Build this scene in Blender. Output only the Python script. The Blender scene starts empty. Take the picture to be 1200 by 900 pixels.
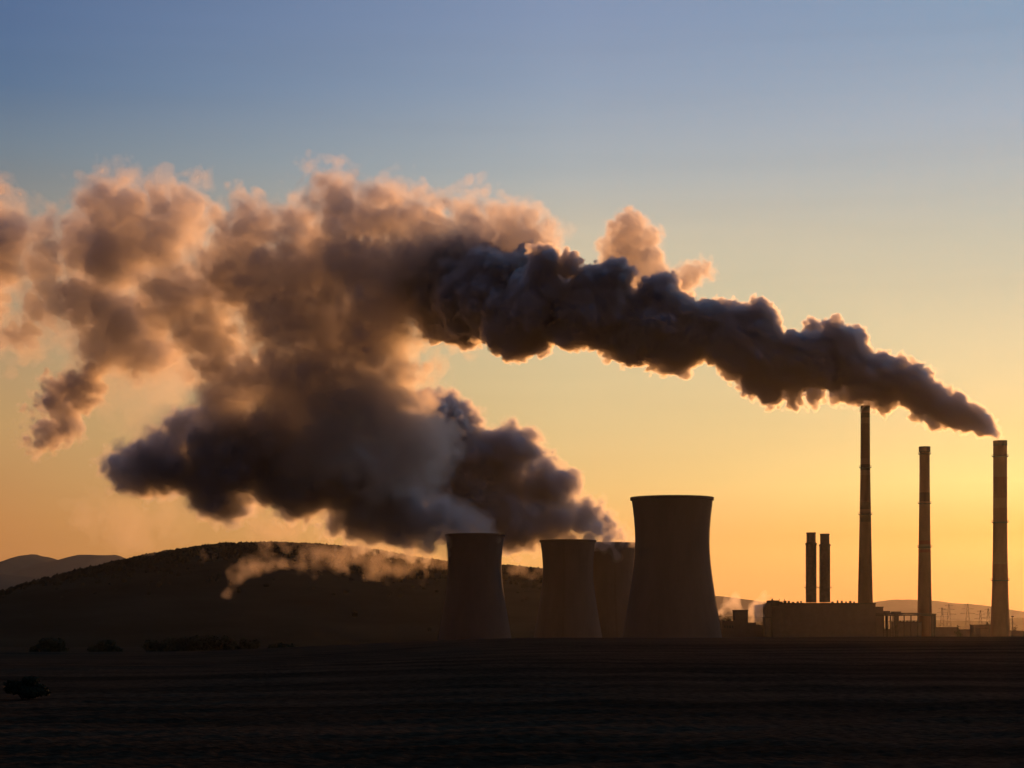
import bpy, bmesh, math, random
import numpy as np
from mathutils import Vector, Matrix

sc = bpy.context.scene
COL = sc.collection
RD = math.radians

# ------------------------------------------------------------------ camera
F = 2475.0            # focal length in photo pixels (1200 wide)
HY = 735.0            # eye level row
CZ = 3.0
cd = bpy.data.cameras.new('camera'); cam = bpy.data.objects.new('camera', cd); COL.objects.link(cam); sc.camera = cam
cam.location = (0, 0, CZ); cam.rotation_euler = (math.pi/2, 0, 0)
cd.sensor_width = 36; cd.lens = F/1200*36; cd.shift_y = (HY-450)/1200
cd.clip_start = 0.2; cd.clip_end = 80000

SUN_AZ, SUN_EL = 16.5, 2.6
# ------------------------------------------------------------------ world
# absolute part of the dusk sky: (elevation deg, linear rgb) for three azimuths, added to a dim Nishita sky
def lin(c): return [((v/255+0.055)/1.055)**2.4 if v/255 > 0.04045 else v/255/12.92 for v in c]
SKY = {'L': [(0.0, (0.4196, 0.1584, 0.0481)), (1.01, (0.4196, 0.1584, 0.0481)), (2.7, (0.4791, 0.2004, 0.059)), (5.51, (0.4847, 0.2802, 0.105)), (9.71, (0.3166, 0.2566, 0.1667)), (12.42, (0.1566, 0.2009, 0.2424)), (14.13, (0.0879, 0.1509, 0.2591)), (15.71, (0.0774, 0.136, 0.2625)), (40, (0.0298, 0.0673, 0.166)), (90, (0.0186, 0.049, 0.126))], 'M': [(0.0, (0.5693, 0.2861, 0.0801)), (0.35, (0.5693, 0.2861, 0.0801)), (2.2, (0.6068, 0.3209, 0.0918)), (3.81, (0.6248, 0.415, 0.1543)), (5.42, (0.5666, 0.4356, 0.2048)), (7.71, (0.5484, 0.4734, 0.2742)), (10.42, (0.5131, 0.4594, 0.3372)), (12.2, (0.331, 0.3807, 0.4013)), (14.39, (0.2209, 0.3036, 0.4208)), (16.22, (0.1798, 0.2606, 0.41)), (40, (0.0692, 0.129, 0.2593)), (90, (0.0431, 0.0938, 0.1968))], 'R': [(0.0, (0.3992, 0, 0)), (0.23, (0.3992, 0, 0)), (1.35, (0.4176, 0, 0)), (2.55, (0.4176, 0.0937, 0.0077)), (3.8, (0.4139, 0.4247, 0.1567)), (5.28, (0.4065, 0.4049, 0.1925)), (7.17, (0.4164, 0.433, 0.2707)), (10.37, (0.3248, 0.3948, 0.3473)), (13.28, (0.2373, 0.3459, 0.4458)), (15.71, (0.1566, 0.2837, 0.4329)), (40, (0.0603, 0.1404, 0.2738)), (90, (0.0376, 0.1021, 0.2078))]}
w = bpy.data.worlds.new("World"); sc.world = w; w.use_nodes = True
nt = w.node_tree; nt.nodes.clear(); N = nt.nodes.new; L = nt.links.new
def mth(op, a, b=None, c=None):
    n = N('ShaderNodeMath'); n.operation = op
    for i, v in enumerate((a, b, c)):
        if v is None: continue
        if isinstance(v, (int, float)): n.inputs[i].default_value = v
        else: L(v, n.inputs[i])
    return n.outputs[0]
tc = N('ShaderNodeTexCoord'); sx = N('ShaderNodeSeparateXYZ'); L(tc.outputs['Generated'], sx.inputs[0])
X, Y, Z = sx.outputs
el = mth('MULTIPLY', mth('ARCSINE', Z), 180/math.pi)
az = mth('MULTIPLY', mth('ARCTAN2', X, Y), 180/math.pi)
elf = mth('DIVIDE', el, 90.0)
def ramp(stops):
    r = N('ShaderNodeValToRGB'); r.color_ramp.interpolation = 'LINEAR'; e = r.color_ramp.elements
    while len(e) < len(stops): e.new(0.5)
    for i, (a, c) in enumerate(stops):
        e[i].position = a/90; e[i].color = (*c, 1)
    L(elf, r.inputs[0]); return r.outputs[0]
def mixc(f, a, b):
    m = N('ShaderNodeMix'); m.data_type = 'RGBA'; L(f, m.inputs[0])
    L(a, m.inputs[6]); L(b, m.inputs[7]); return m.outputs[2]
def mapr(v, a, b, c=0, d=1, smooth=False):
    m = N('ShaderNodeMapRange'); m.clamp = True
    if smooth: m.interpolation_type = 'SMOOTHSTEP'
    L(v, m.inputs[0]); m.inputs[1].default_value = a; m.inputs[2].default_value = b
    m.inputs[3].default_value = c; m.inputs[4].default_value = d; return m.outputs[0]
cA = mixc(mapr(az, -13.4, 1.5), ramp(SKY['L']), ramp(SKY['M']))
cB = mixc(mapr(az, 2.3, 13.2), cA, ramp(SKY['R']))
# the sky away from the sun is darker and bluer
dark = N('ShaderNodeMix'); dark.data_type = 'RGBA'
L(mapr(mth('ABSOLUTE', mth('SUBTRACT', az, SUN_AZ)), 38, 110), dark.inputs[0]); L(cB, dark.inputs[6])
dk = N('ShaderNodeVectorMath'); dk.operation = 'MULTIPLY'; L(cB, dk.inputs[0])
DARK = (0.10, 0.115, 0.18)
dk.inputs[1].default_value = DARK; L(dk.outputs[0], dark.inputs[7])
# faint streaks of high cloud
mp = N('ShaderNodeMapping'); L(tc.outputs['Generated'], mp.inputs[0]); mp.inputs['Scale'].default_value = (3, 3, 45)
nz = N('ShaderNodeTexNoise'); nz.inputs['Scale'].default_value = 2.2; nz.inputs['Detail'].default_value = 5; L(mp.outputs[0], nz.inputs[0])
stk = mapr(nz.outputs[0], 0.4, 0.7, 1.0, 0.975, True)
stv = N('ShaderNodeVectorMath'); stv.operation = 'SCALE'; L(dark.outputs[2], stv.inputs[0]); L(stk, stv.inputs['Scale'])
sky = N('ShaderNodeTexSky'); sky.sky_type = 'NISHITA'; sky.sun_disc = False
sky.sun_elevation = RD(SUN_EL); sky.sun_rotation = RD(SUN_AZ); sky.dust_density = 2; sky.ozone_density = 3
bgN = N('ShaderNodeBackground'); L(sky.outputs[0], bgN.inputs[0]); bgN.inputs[1].default_value = 0.018
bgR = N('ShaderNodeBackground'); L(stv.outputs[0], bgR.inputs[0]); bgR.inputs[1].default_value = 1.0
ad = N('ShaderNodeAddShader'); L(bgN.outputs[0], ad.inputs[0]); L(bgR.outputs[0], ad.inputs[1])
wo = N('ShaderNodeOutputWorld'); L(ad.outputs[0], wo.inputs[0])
# ------------------------------------------------------------------ sun
ld = bpy.data.lights.new('sun', 'SUN'); ld.energy = 2.8; ld.angle = RD(0.5); ld.color = (1.0, 0.42, 0.125)
so = bpy.data.objects.new('sun', ld); COL.objects.link(so)
sd = Vector((math.sin(RD(SUN_AZ))*math.cos(RD(SUN_EL)), math.cos(RD(SUN_AZ))*math.cos(RD(SUN_EL)), math.sin(RD(SUN_EL))))
so.rotation_euler = sd.to_track_quat('Z', 'Y').to_euler()
so.location = sd*200
# ------------------------------------------------------------------ view, sampling
vs = sc.view_settings; vs.view_transform = 'Standard'; vs.look = 'None'; vs.exposure = 0; vs.gamma = 1; vs.use_curve_mapping = False
cy = sc.cycles
cy.use_denoising = True; cy.max_bounces = 8; cy.diffuse_bounces = 2; cy.glossy_bounces = 2; cy.volume_bounces = 5
cy.transparent_max_bounces = 96; cy.transmission_bounces = 2
cy.use_adaptive_sampling = True; cy.adaptive_threshold = 0.02
cy.caustics_reflective = False; cy.caustics_refractive = False
cy.sample_clamp_indirect = 4

# ------------------------------------------------------------------ helpers
def at(px, py, D):
    return Vector(((px-600)/F*D, D, CZ+(HY-py)/F*D))
def wx(px, D): return (px-600)/F*D
def wz(py, D): return CZ+(HY-py)/F*D

def tag(o, label=None, cat=None, group=None, kind=None):
    if label: o['label'] = label
    if cat: o['category'] = cat
    if group: o['group'] = group
    if kind: o['kind'] = kind
    return o
def empty(name, loc, rz=0):
    o = bpy.data.objects.new(name, None); COL.objects.link(o); o.location = loc; o.rotation_euler = (0, 0, rz); o.empty_display_size = 1
    return o
def link_mesh(name, me, m=None, parent=None):
    o = bpy.data.objects.new(name, me); COL.objects.link(o)
    if m: me.materials.append(m)
    if parent: o.parent = parent
    return o
def mesh_np(name, V, Q, m=None, parent=None, smooth=True):
    """V (n,3) floats, Q (k,3|4) ints"""
    V = np.ascontiguousarray(V, np.float32); Q = np.ascontiguousarray(Q, np.int32)
    me = bpy.data.meshes.new(name); k = Q.shape[1]
    me.vertices.add(len(V)); me.vertices.foreach_set('co', V.ravel())
    me.loops.add(Q.size); me.loops.foreach_set('vertex_index', Q.ravel())
    me.polygons.add(len(Q)); me.polygons.foreach_set('loop_start', np.arange(0, Q.size, k, dtype=np.int32))
    me.update(calc_edges=True)
    me.polygons.foreach_set('use_smooth', np.full(len(Q), smooth)); me.validate()
    return link_mesh(name, me, m, parent)

class MB:
    def __init__(s): s.v = []; s.f = []
    def box(s, x0, x1, y0, y1, z0, z1):
        b = len(s.v)
        s.v += [(x, y, z) for z in (z0, z1) for y in (y0, y1) for x in (x0, x1)]
        s.f += [tuple(b+i for i in q) for q in ((0,2,3,1),(4,5,7,6),(0,1,5,4),(2,6,7,3),(0,4,6,2),(1,3,7,5))]
        return s
    def bar(s, a, b, r, n=6):
        a = Vector(a); b = Vector(b); d = (b-a).normalized()
        u = d.orthogonal().normalized(); w_ = d.cross(u); k = len(s.v)
        for p in (a, b):
            for i in range(n):
                t = 2*math.pi*i/n; s.v.append(tuple(p+u*(r*math.cos(t))+w_*(r*math.sin(t))))
        for i in range(n):
            j = (i+1) % n; s.f.append((k+i, k+j, k+n+j, k+n+i))
        s.f.append(tuple(k+i for i in range(n))[::-1]); s.f.append(tuple(k+n+i for i in range(n)))
        return s
    def rev(s, prof, n=48, c=(0, 0), close=False):
        """prof: list of (r,z); surface of revolution"""
        k = len(s.v); m = len(prof)
        for r, z in prof:
            for i in range(n):
                t = 2*math.pi*i/n; s.v.append((c[0]+r*math.cos(t), c[1]+r*math.sin(t), z))
        rng = m if close else m-1
        for j in range(rng):
            j2 = (j+1) % m
            for i in range(n):
                i2 = (i+1) % n
                s.f.append((k+j*n+i, k+j*n+i2, k+j2*n+i2, k+j2*n+i))
        return s
    def build(s, name, m, parent=None, smooth=False):
        me = bpy.data.meshes.new(name); me.from_pydata(s.v, [], s.f); me.validate()
        bm = bmesh.new(); bm.from_mesh(me); bmesh.ops.recalc_face_normals(bm, faces=bm.faces); bm.to_mesh(me); bm.free()
        if smooth:
            me.polygons.foreach_set('use_smooth', [True]*len(me.polygons))
        return link_mesh(name, me, m, parent)

# materials
def mat(name, base, rough=0.9, var=0.25, scale=0.3, bump=0.0, stretch=(1, 1, 1), dirt=None, spec=0.05):
    m = bpy.data.materials.new(name); m.use_nodes = True; t = m.node_tree; p = t.nodes['Principled BSDF']
    p.inputs['Roughness'].default_value = rough
    p.inputs['Specular IOR Level'].default_value = spec
    co = t.nodes.new('ShaderNodeTexCoord'); mp = t.nodes.new('ShaderNodeMapping'); mp.inputs['Scale'].default_value = stretch
    t.links.new(co.outputs['Object'], mp.inputs[0])
    n = t.nodes.new('ShaderNodeTexNoise'); n.inputs['Scale'].default_value = scale; n.inputs['Detail'].default_value = 6; n.inputs['Roughness'].default_value = 0.65
    t.links.new(mp.outputs[0], n.inputs[0])
    r = t.nodes.new('ShaderNodeValToRGB'); e = r.color_ramp.elements
    e[0].position = 0.3; e[1].position = 0.7
    e[0].color = (*[c*(1-var) for c in (dirt or base)], 1); e[1].color = (*[min(1, c*(1+var)) for c in base], 1)
    t.links.new(n.outputs[0], r.inputs[0]); t.links.new(r.outputs[0], p.inputs['Base Color'])
    if bump:
        b = t.nodes.new('ShaderNodeBump'); b.inputs['Strength'].default_value = bump; b.inputs['Distance'].default_value = 1
        t.links.new(n.outputs[0], b.inputs['Height']); t.links.new(b.outputs[0], p.inputs['Normal'])
    return m

M = {}
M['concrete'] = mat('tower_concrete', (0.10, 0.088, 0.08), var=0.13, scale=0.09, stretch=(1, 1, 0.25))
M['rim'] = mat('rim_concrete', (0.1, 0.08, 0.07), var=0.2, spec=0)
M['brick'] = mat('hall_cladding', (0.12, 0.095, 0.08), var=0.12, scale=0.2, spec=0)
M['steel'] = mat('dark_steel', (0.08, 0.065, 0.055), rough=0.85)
M['glass'] = mat('window_glass', (0.05, 0.06, 0.07), rough=0.2, var=0.1)
M['bark'] = mat('bark', (0.06, 0.045, 0.035), spec=0)
M['leaf'] = mat('leaf', (0.045, 0.05, 0.025), var=0.4, scale=0.5)
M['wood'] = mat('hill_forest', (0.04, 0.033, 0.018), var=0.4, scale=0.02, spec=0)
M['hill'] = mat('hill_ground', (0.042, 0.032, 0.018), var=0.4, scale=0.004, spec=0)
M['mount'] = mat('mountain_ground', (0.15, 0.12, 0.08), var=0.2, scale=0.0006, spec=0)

rng = np.random.default_rng(7)
# ------------------------------------------------------------------ numpy noise
def band_noise(shape, h, scales, rg):
    """isotropic band-passed gaussian noise fields on a grid, one per feature size in metres (unit spread)"""
    shp = [int(math.ceil(n/8)*8) for n in shape]
    W = np.fft.rfftn(rg.standard_normal(shp, dtype=np.float32))
    kx = np.fft.fftfreq(shp[0], h)[:, None, None]; ky = np.fft.fftfreq(shp[1], h)[None, :, None]; kz = np.fft.rfftfreq(shp[2], h)[None, None, :]
    k = np.sqrt(kx*kx+ky*ky+kz*kz).astype(np.float32)
    for s_ in scales:
        k0 = 1/(2*s_)
        f = np.fft.irfftn(W*np.exp(-((k-k0)/(0.45*k0))**2), shp)[:shape[0], :shape[1], :shape[2]].astype(np.float32)
        yield f/f.std()
CORN = np.array([(i, j, k) for i in (0, 1) for j in (0, 1) for k in (0, 1)])
def surface_nets(Fd, iso, org, h):
    G = Fd-iso
    G[0] = G[-1] = -1; G[:, 0] = G[:, -1] = -1; G[:, :, 0] = G[:, :, -1] = -1
    ins = G > 0
    s = ins[:-1, :-1, :-1].astype(np.int8)
    for i, j, k in CORN[1:]:
        s += ins[i:ins.shape[0]-1+i, j:ins.shape[1]-1+j, k:ins.shape[2]-1+k]
    act = np.argwhere((s > 0) & (s < 8))
    if len(act) == 0: return np.zeros((0, 3)), np.zeros((0, 4), int)
    idx = -np.ones(s.shape, np.int32); idx[tuple(act.T)] = np.arange(len(act))
    cv = np.stack([G[tuple((act+c).T)] for c in CORN], 1)
    acc = np.zeros((len(act), 3)); cnt = np.zeros(len(act))
    for a in range(8):
        for b in range(a+1, 8):
            if np.abs(CORN[a]-CORN[b]).sum() != 1: continue
            va, vb = cv[:, a], cv[:, b]; x = (va > 0) != (vb > 0)
            t = np.where(x, va/np.where(x, va-vb, 1), 0)
            p = CORN[a]+(CORN[b]-CORN[a])*t[:, None]
            acc += np.where(x[:, None], p, 0); cnt += x
    V = (act+acc/cnt[:, None])*h+np.array(org)
    Q = []
    for ax in range(3):
        o1, o2 = [(1, 2), (2, 0), (0, 1)][ax]
        sl0 = [slice(None)]*3; sl1 = [slice(None)]*3
        sl0[ax] = slice(0, -1); sl1[ax] = slice(1, None)
        a, b = ins[tuple(sl0)], ins[tuple(sl1)]
        for flip in (False, True):
            e = np.argwhere((b & ~a) if flip else (a & ~b))
            e = e[(e[:, o1] > 0) & (e[:, o2] > 0)]
            d1 = np.zeros(3, int); d1[o1] = 1; d2 = np.zeros(3, int); d2[o2] = 1
            q = np.stack([idx[tuple((e-d1-d2).T)], idx[tuple((e-d2).T)], idx[tuple(e.T)], idx[tuple((e-d1).T)]], 1)
            Q.append(q[:, ::-1] if flip else q)
    return V, np.concatenate(Q)

# ------------------------------------------------------------------ ground
def ss(a, b, x):
    t = np.clip((x-a)/(b-a), 0, 1); return t*t*(3-2*t)
def n2(x, y, s, seed):
    """cheap smooth 2d noise from summed sines"""
    r = np.random.default_rng(seed); o = 0
    for i in range(6):
        a = r.random()*6.28; k = (0.6+r.random()*1.2)*2*math.pi/s
        o = o+np.sin((x*math.cos(a)+y*math.sin(a))*k+r.random()*6.28)
    return o/3
CREST = 560.0
FLOOR_Z = -17.0
def ground_z(x, y):
    """field falls gently, has a crest ~560 m out, then drops to the valley floor"""
    u = x/np.maximum(y, 1)*F+600       # bearing, in photo columns
    # height of the crest so that its line falls from the right to the left
    crest_row = 746.5+18*ss(700, 150, u)
    zc = CZ-(crest_row-HY)/F*CREST
    z = zc*ss(0, CREST, y) + 0.0
    z = z+(FLOOR_Z-zc)*ss(CREST, 1080, y)
    z = z+0.25*n2(x, y, 140, 3)*ss(40, 200, y)*ss(CREST+200, CREST-100, y)
    return z
FLOOR_Z = -17.0
ys = np.concatenate([np.linspace(-60, 8, 18), np.geomspace(8.5, 1100, 520)[1:], np.geomspace(1150, 60000, 26)])
us = np.linspace(-1.05, 1.05, 560)
def grid_ground():
    Yg = ys[:, None]*np.ones_like(us)[None]
    spread = np.interp(ys, [-60, 8, 100, 1100, 60000], [60, 30, 60, 700, 52000])
    Xg = us[None]*spread[:, None]
    Zg = ground_z(Xg, Yg)
    rr = np.random.default_rng(11)
    near = ss(160, 20, Yg)*ss(2, 8, Yg)
    Zg = Zg + near*(rr.random(Zg.shape)-0.5)*0.055 + near*0.02*n2(Xg, Yg, 1.1, 5)+ 0.06*n2(Xg, Yg, 7, 8)*ss(600, 100, Yg)*ss(2, 8, Yg)
    Zg = np.where(Yg > 1100, FLOOR_Z+0.0*Yg, Zg)
    V = np.stack([Xg, Yg, Zg], -1).reshape(-1, 3)
    n, m = Xg.shape; i = np.arange(n-1)[:, None]*m+np.arange(m-1)[None]
    Q = np.stack([i, i+1, i+m+1, i+m], -1).reshape(-1, 4)
    return V, Q
def field_mat():
    m = bpy.data.materials.new('ploughed_field'); m.use_nodes = True; t = m.node_tree; p = t.nodes['Principled BSDF']
    p.inputs['Roughness'].default_value = 0.95; p.inputs['Specular IOR Level'].default_value = 0.0
    co = t.nodes.new('ShaderNodeTexCoord')
    mp = t.nodes.new('ShaderNodeMapping'); mp.inputs['Rotation'].default_value = (0, 0, RD(12)); mp.inputs['Scale'].default_value = (0.012, 0.09, 1)
    t.links.new(co.outputs['Object'], mp.inputs[0])
    a = t.nodes.new('ShaderNodeTexNoise'); a.inputs['Scale'].default_value = 1; a.inputs['Detail'].default_value = 4; t.links.new(mp.outputs[0], a.inputs[0])
    b = t.nodes.new('ShaderNodeTexNoise'); b.inputs['Scale'].default_value = 2.5; b.inputs['Detail'].default_value = 8; t.links.new(co.outputs['Object'], b.inputs[0])
    r = t.nodes.new('ShaderNodeValToRGB'); e = r.color_ramp.elements
    e[0].position = 0.35; e[1].position = 0.65; e[0].color = (0.040, 0.030, 0.019, 1); e[1].color = (0.090, 0.060, 0.036, 1)
    t.links.new(a.outputs[0], r.inputs[0])
    r2 = t.nodes.new('ShaderNodeValToRGB'); e = r2.color_ramp.elements; e[0].position = 0.3; e[1].position = 0.75
    e[0].color = (0.5, 0.5, 0.5, 1); e[1].color = (1.5, 1.4, 1.3, 1); t.links.new(b.outputs[0], r2.inputs[0])
    mx = t.nodes.new('ShaderNodeMix'); mx.data_type = 'RGBA'; mx.blend_type = 'MULTIPLY'; mx.inputs[0].default_value = 1
    t.links.new(r.outputs[0], mx.inputs[6]); t.links.new(r2.outputs[0], mx.inputs[7]); t.links.new(mx.outputs[2], p.inputs['Base Color'])
    bp = t.nodes.new('ShaderNodeBump'); bp.inputs['Strength'].default_value = 0.8; bp.inputs['Distance'].default_value = 0.16
    t.links.new(b.outputs[0], bp.inputs['Height']); t.links.new(bp.outputs[0], p.inputs['Normal'])
    return m
V, Q = grid_ground()
tag(mesh_np('ground', V, Q, field_mat()), kind='structure')

# ------------------------------------------------------------------ hills
def hill(name, D, pts, depth, m, rough=1.0, seed=1, nx=700, ny=61):
    """ridge whose skyline passes through photo columns/rows pts at distance D; falls off front and back"""
    pts = np.array(pts, float)
    px = np.linspace(pts[0, 0], pts[-1, 0], nx); row = np.interp(px, pts[:, 0], pts[:, 1])
    k = np.ones(7)/7; row = np.convolve(np.pad(row, 3, 'edge'), k, 'valid')
    X0 = (px-600)/F*D; H = CZ+(HY-row)/F*D-FLOOR_Z
    H = np.maximum(H, 0.5)
    v = np.linspace(-1, 1, ny)
    Yg = D+v[:, None]*depth*np.ones(nx)[None]
    Xg = X0[None]*np.ones(ny)[:, None]
    prof = np.cos(v*math.pi/2)**1.3
    prof = prof[:, None]
    Zg = FLOOR_Z-2+ (H[None]+2)*prof + n2(Xg, Yg, depth*0.5, seed)*H.mean()*0.05*(prof)*(np.abs(v)[:, None])
    Zg += n2(Xg, Yg, depth*0.13, seed+1)*rough*prof
    V = np.stack([Xg, Yg, Zg], -1).reshape(-1, 3); n, mm = Xg.shape
    i = np.arange(n-1)[:, None]*mm+np.arange(mm-1)[None]
    Q = np.stack([i, i+1, i+mm+1, i+mm], -1).reshape(-1, 4)
    return tag(mesh_np(name, V, Q, m), kind='structure'), (px, row)
LH = [(-120,703),(0,700),(30,698),(60,697),(90,692),(102,687),(117,680),(142,671),(167,664),(187,659),(207,654),(240,648),(280,642),(330,641),(380,643),(420,646),(450,650),(480,656),(520,662),(560,664),(600,668),(640,672),(700,690),(760,706),(800,716)]
hill('wooded_hill', 3600, LH, 1500, M['hill'], 1.5, 2)
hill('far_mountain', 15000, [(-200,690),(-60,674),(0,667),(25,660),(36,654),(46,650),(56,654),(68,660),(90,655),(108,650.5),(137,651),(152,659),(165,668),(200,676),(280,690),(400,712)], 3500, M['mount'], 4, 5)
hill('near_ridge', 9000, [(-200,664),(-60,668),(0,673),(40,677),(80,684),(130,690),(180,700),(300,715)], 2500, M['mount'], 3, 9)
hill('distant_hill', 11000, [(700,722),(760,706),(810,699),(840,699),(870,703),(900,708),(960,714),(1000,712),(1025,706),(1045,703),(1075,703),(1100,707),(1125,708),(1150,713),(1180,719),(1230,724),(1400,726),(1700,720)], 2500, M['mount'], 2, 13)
hill('distant_rise', 7500, [(700,730),(860,722),(1000,728),(1080,727),(1160,728),(1200,724),(1240,722),(1400,726)], 1200, M['hill'], 1, 17)

# forest: irregular crowns along the hill skyline and its near slope (one stuff object)
def forest(name, label, D, pts, n, size, spread, seed):
    r = np.random.default_rng(seed); pts = np.array(pts, float)
    ico_v, ico_f = ICO
    px = r.uniform(pts[0, 0], pts[-1, 0], n); row = np.interp(px, pts[:, 0], pts[:, 1])
    v = -np.abs(r.normal(0, 1, n))*spread[0]+spread[1]
    Yc = D+v*spread[2]
    prof = np.cos(v*math.pi/2)**1.3
    Hh = CZ+(HY-row)/F*D-FLOOR_Z
    Xc = (px-600)/F*D; Zc = FLOOR_Z-2+(Hh+2)*prof
    s = r.uniform(0.5, 1.4, n)*size
    A = r.uniform(0.75, 1.3, (n, len(ico_v), 1))
    Vv = ico_v[None]*A*s[:, None, None]*np.array([1, 1, 1.25])+np.stack([Xc, Yc, Zc+s*0.3], -1)[:, None]
    Qq = ico_f[None]+np.arange(n)[:, None, None]*len(ico_v)
    return tag(mesh_np(name, Vv.reshape(-1, 3), Qq.reshape(-1, 3), M['wood'], smooth=False), label, 'forest', kind='stuff')
bm = bmesh.new(); bmesh.ops.create_icosphere(bm, subdivisions=1, radius=1)
ICO = (np.array([v.co[:] for v in bm.verts]), np.array([[v.index for v in f.verts] for f in bm.faces])); bm.free()
forest('forest', 'dark mass of trees covering the long hill behind the cooling towers', 3600, LH, 14000, 3.0, (0.22, 0.02, 1500), 4)

# ------------------------------------------------------------------ trees
def crown_mesh(name, R, H, n, seed, parent, m, z0):
    """small leaf faces clumped through the crown"""
    r = np.random.default_rng(seed)
    nc = 16; cc = r.normal(0, 1, (nc, 3)); cc /= np.linalg.norm(cc, axis=1)[:, None]; cc *= (r.random((nc, 1))**0.5)*0.8
    cr = r.uniform(0.25, 0.5, nc)
    k = r.integers(0, nc, n); d = r.normal(0, 1, (n, 3)); d /= np.linalg.norm(d, axis=1)[:, None]
    P = cc[k]+d*(cr[k][:, None])*(r.random((n, 1))**0.4)
    P = P*np.array([R, R, H/2])+np.array([0, 0, z0+H/2])
    a = r.normal(0, 1, (n, 3)); a /= np.linalg.norm(a, axis=1)[:, None]; b = np.cross(a, d); b /= np.linalg.norm(b, axis=1)[:, None]+1e-6
    s = R*0.09
    V = np.stack([P-a*s, P+b*s*0.7, P+a*s, P-b*s*0.7], 1).reshape(-1, 3)
    Q = np.arange(n*4).reshape(-1, 4)
    return mesh_np(name, V, Q, m, parent, smooth=False)
def tree(loc, h, R, seed, label, group=None, leaves=1500):
    t = empty('tree', loc); tag(t, label, 'tree', group)
    r = random.Random(seed); mb = MB()
    mb.rev([(R*.09, -1), (R*.06, h*.4), (R*.03, h*.75), (0.02, h*.9)], 8)
    for i in range(7):
        a = r.random()*6.28; z = h*(0.3+0.07*i); mb.bar((0, 0, z), (math.cos(a)*R*.6, math.sin(a)*R*.6, z+h*.2), R*.02)
    mb.build('trunk', M['bark'], t)
    crown_mesh('crown', R, h*0.8, leaves, seed, t, M['leaf'], h*0.22)
    return t

# ------------------------------------------------------------------ cooling towers
SHELL = [(583, 46.5), (590, 45.4), (600, 44.2), (615, 42.8), (632, 42.0), (648, 42.3), (665, 43.6), (690, 46.8), (715, 50.6), (735, 53.8), (752, 56.5), (768, 59.0)]
def cooling_tower(cx, top_row, D, label, group='cooling towers of the power station', ladder=None):
    k = D/F
    top = wz(top_row, D); base = FLOOR_Z
    s = (top-base)/((768-583)*1300/F)                      # same tower everywhere, scaled to its height
    t = empty('cooling_tower', (wx(cx, D), D, base)); tag(t, label, 'cooling tower', group)
    H = top-base
    zs = np.linspace(0, 1, 36)
    rows = 768-(768-583)*zs
    rad = np.interp(rows, [p[0] for p in SHELL], [p[1] for p in SHELL])
    rad = np.convolve(np.pad(rad, 2, 'edge'), np.ones(5)/5, 'valid')
    R = rad*1300/F*s
    leg_h = 7.0
    zo = leg_h+(H-leg_h)*zs
    prof = [(float(r), float(z)) for r, z in zip(R, zo)]
    inner = [(r-0.9, z) for r, z in prof[::-1]]
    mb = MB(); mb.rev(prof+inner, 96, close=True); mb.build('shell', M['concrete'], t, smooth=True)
    r0 = prof[-1][0]
    MB().rev([(r0+0.05, H-1.6), (r0+0.9, H-1.5), (r0+0.9, H+0.25), (r0-1.0, H+0.25), (r0-1.0, H-0.05), (r0+0.05, H-0.05)], 96, close=True).build('rim', M['rim'], t)
    rb = prof[0][0]
    for i in range(36):
        a = 2*math.pi*i/36; b = a+math.pi/36
        lm = MB()
        lm.bar((rb*1.04*math.cos(a), rb*1.04*math.sin(a), 0), (rb*math.cos(b), rb*math.sin(b), leg_h+.3), 0.45)
        lm.bar((rb*1.04*math.cos(a), rb*1.04*math.sin(a), 0), (rb*math.cos(b-2*math.pi/36), rb*math.sin(b-2*math.pi/36), leg_h+.3), 0.45)
        lm.build('leg', M['rim'], t)
    MB().rev([(rb*1.12, -1), (rb*1.12, 1.2), (rb*1.10, 1.2), (rb*1.10, -1)], 96, close=True).build('basin', M['rim'], t)
    if ladder is not None:
        a = RD(ladder); lm = MB(); ca, sa = math.cos(a), math.sin(a)
        pts = [Vector(((r+0.8)*ca, (r+0.8)*sa, z)) for r, z in prof[::1]]
        side = Vector((-sa, ca, 0))
        for o in (-0.5, 0.5):
            for p, q in zip(pts, pts[1:]): lm.bar(p+side*o, q+side*o, 0.12, 4)
        for p, q in zip(pts, pts[1:]):
            for f in (0, .33, .66):
                c = p.lerp(q, f); lm.bar(c-side*.5, c+side*.5, 0.08, 4)
                lm.bar(c, c-Vector((ca, sa, 0))*1.0, 0.08, 4)
        lm.build('ladder', M['steel'], t)
    return t
cooling_tower(787.5, 583.5, 1300, 'tallest cooling tower, clear of the others at their right, no steam over its flared rim', ladder=8)
cooling_tower(556.5, 626.5, 1700, 'leftmost cooling tower, standing alone with grey steam leaning off its rim', ladder=-170)
cooling_tower(665.5, 633.5, 1800, 'cooling tower in the middle, in front of its partly hidden neighbour', ladder=-100)
cooling_tower(714, 636.5, 1860, 'cooling tower mostly hidden between its front neighbour and the tallest tower', ladder=-80)

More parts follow.
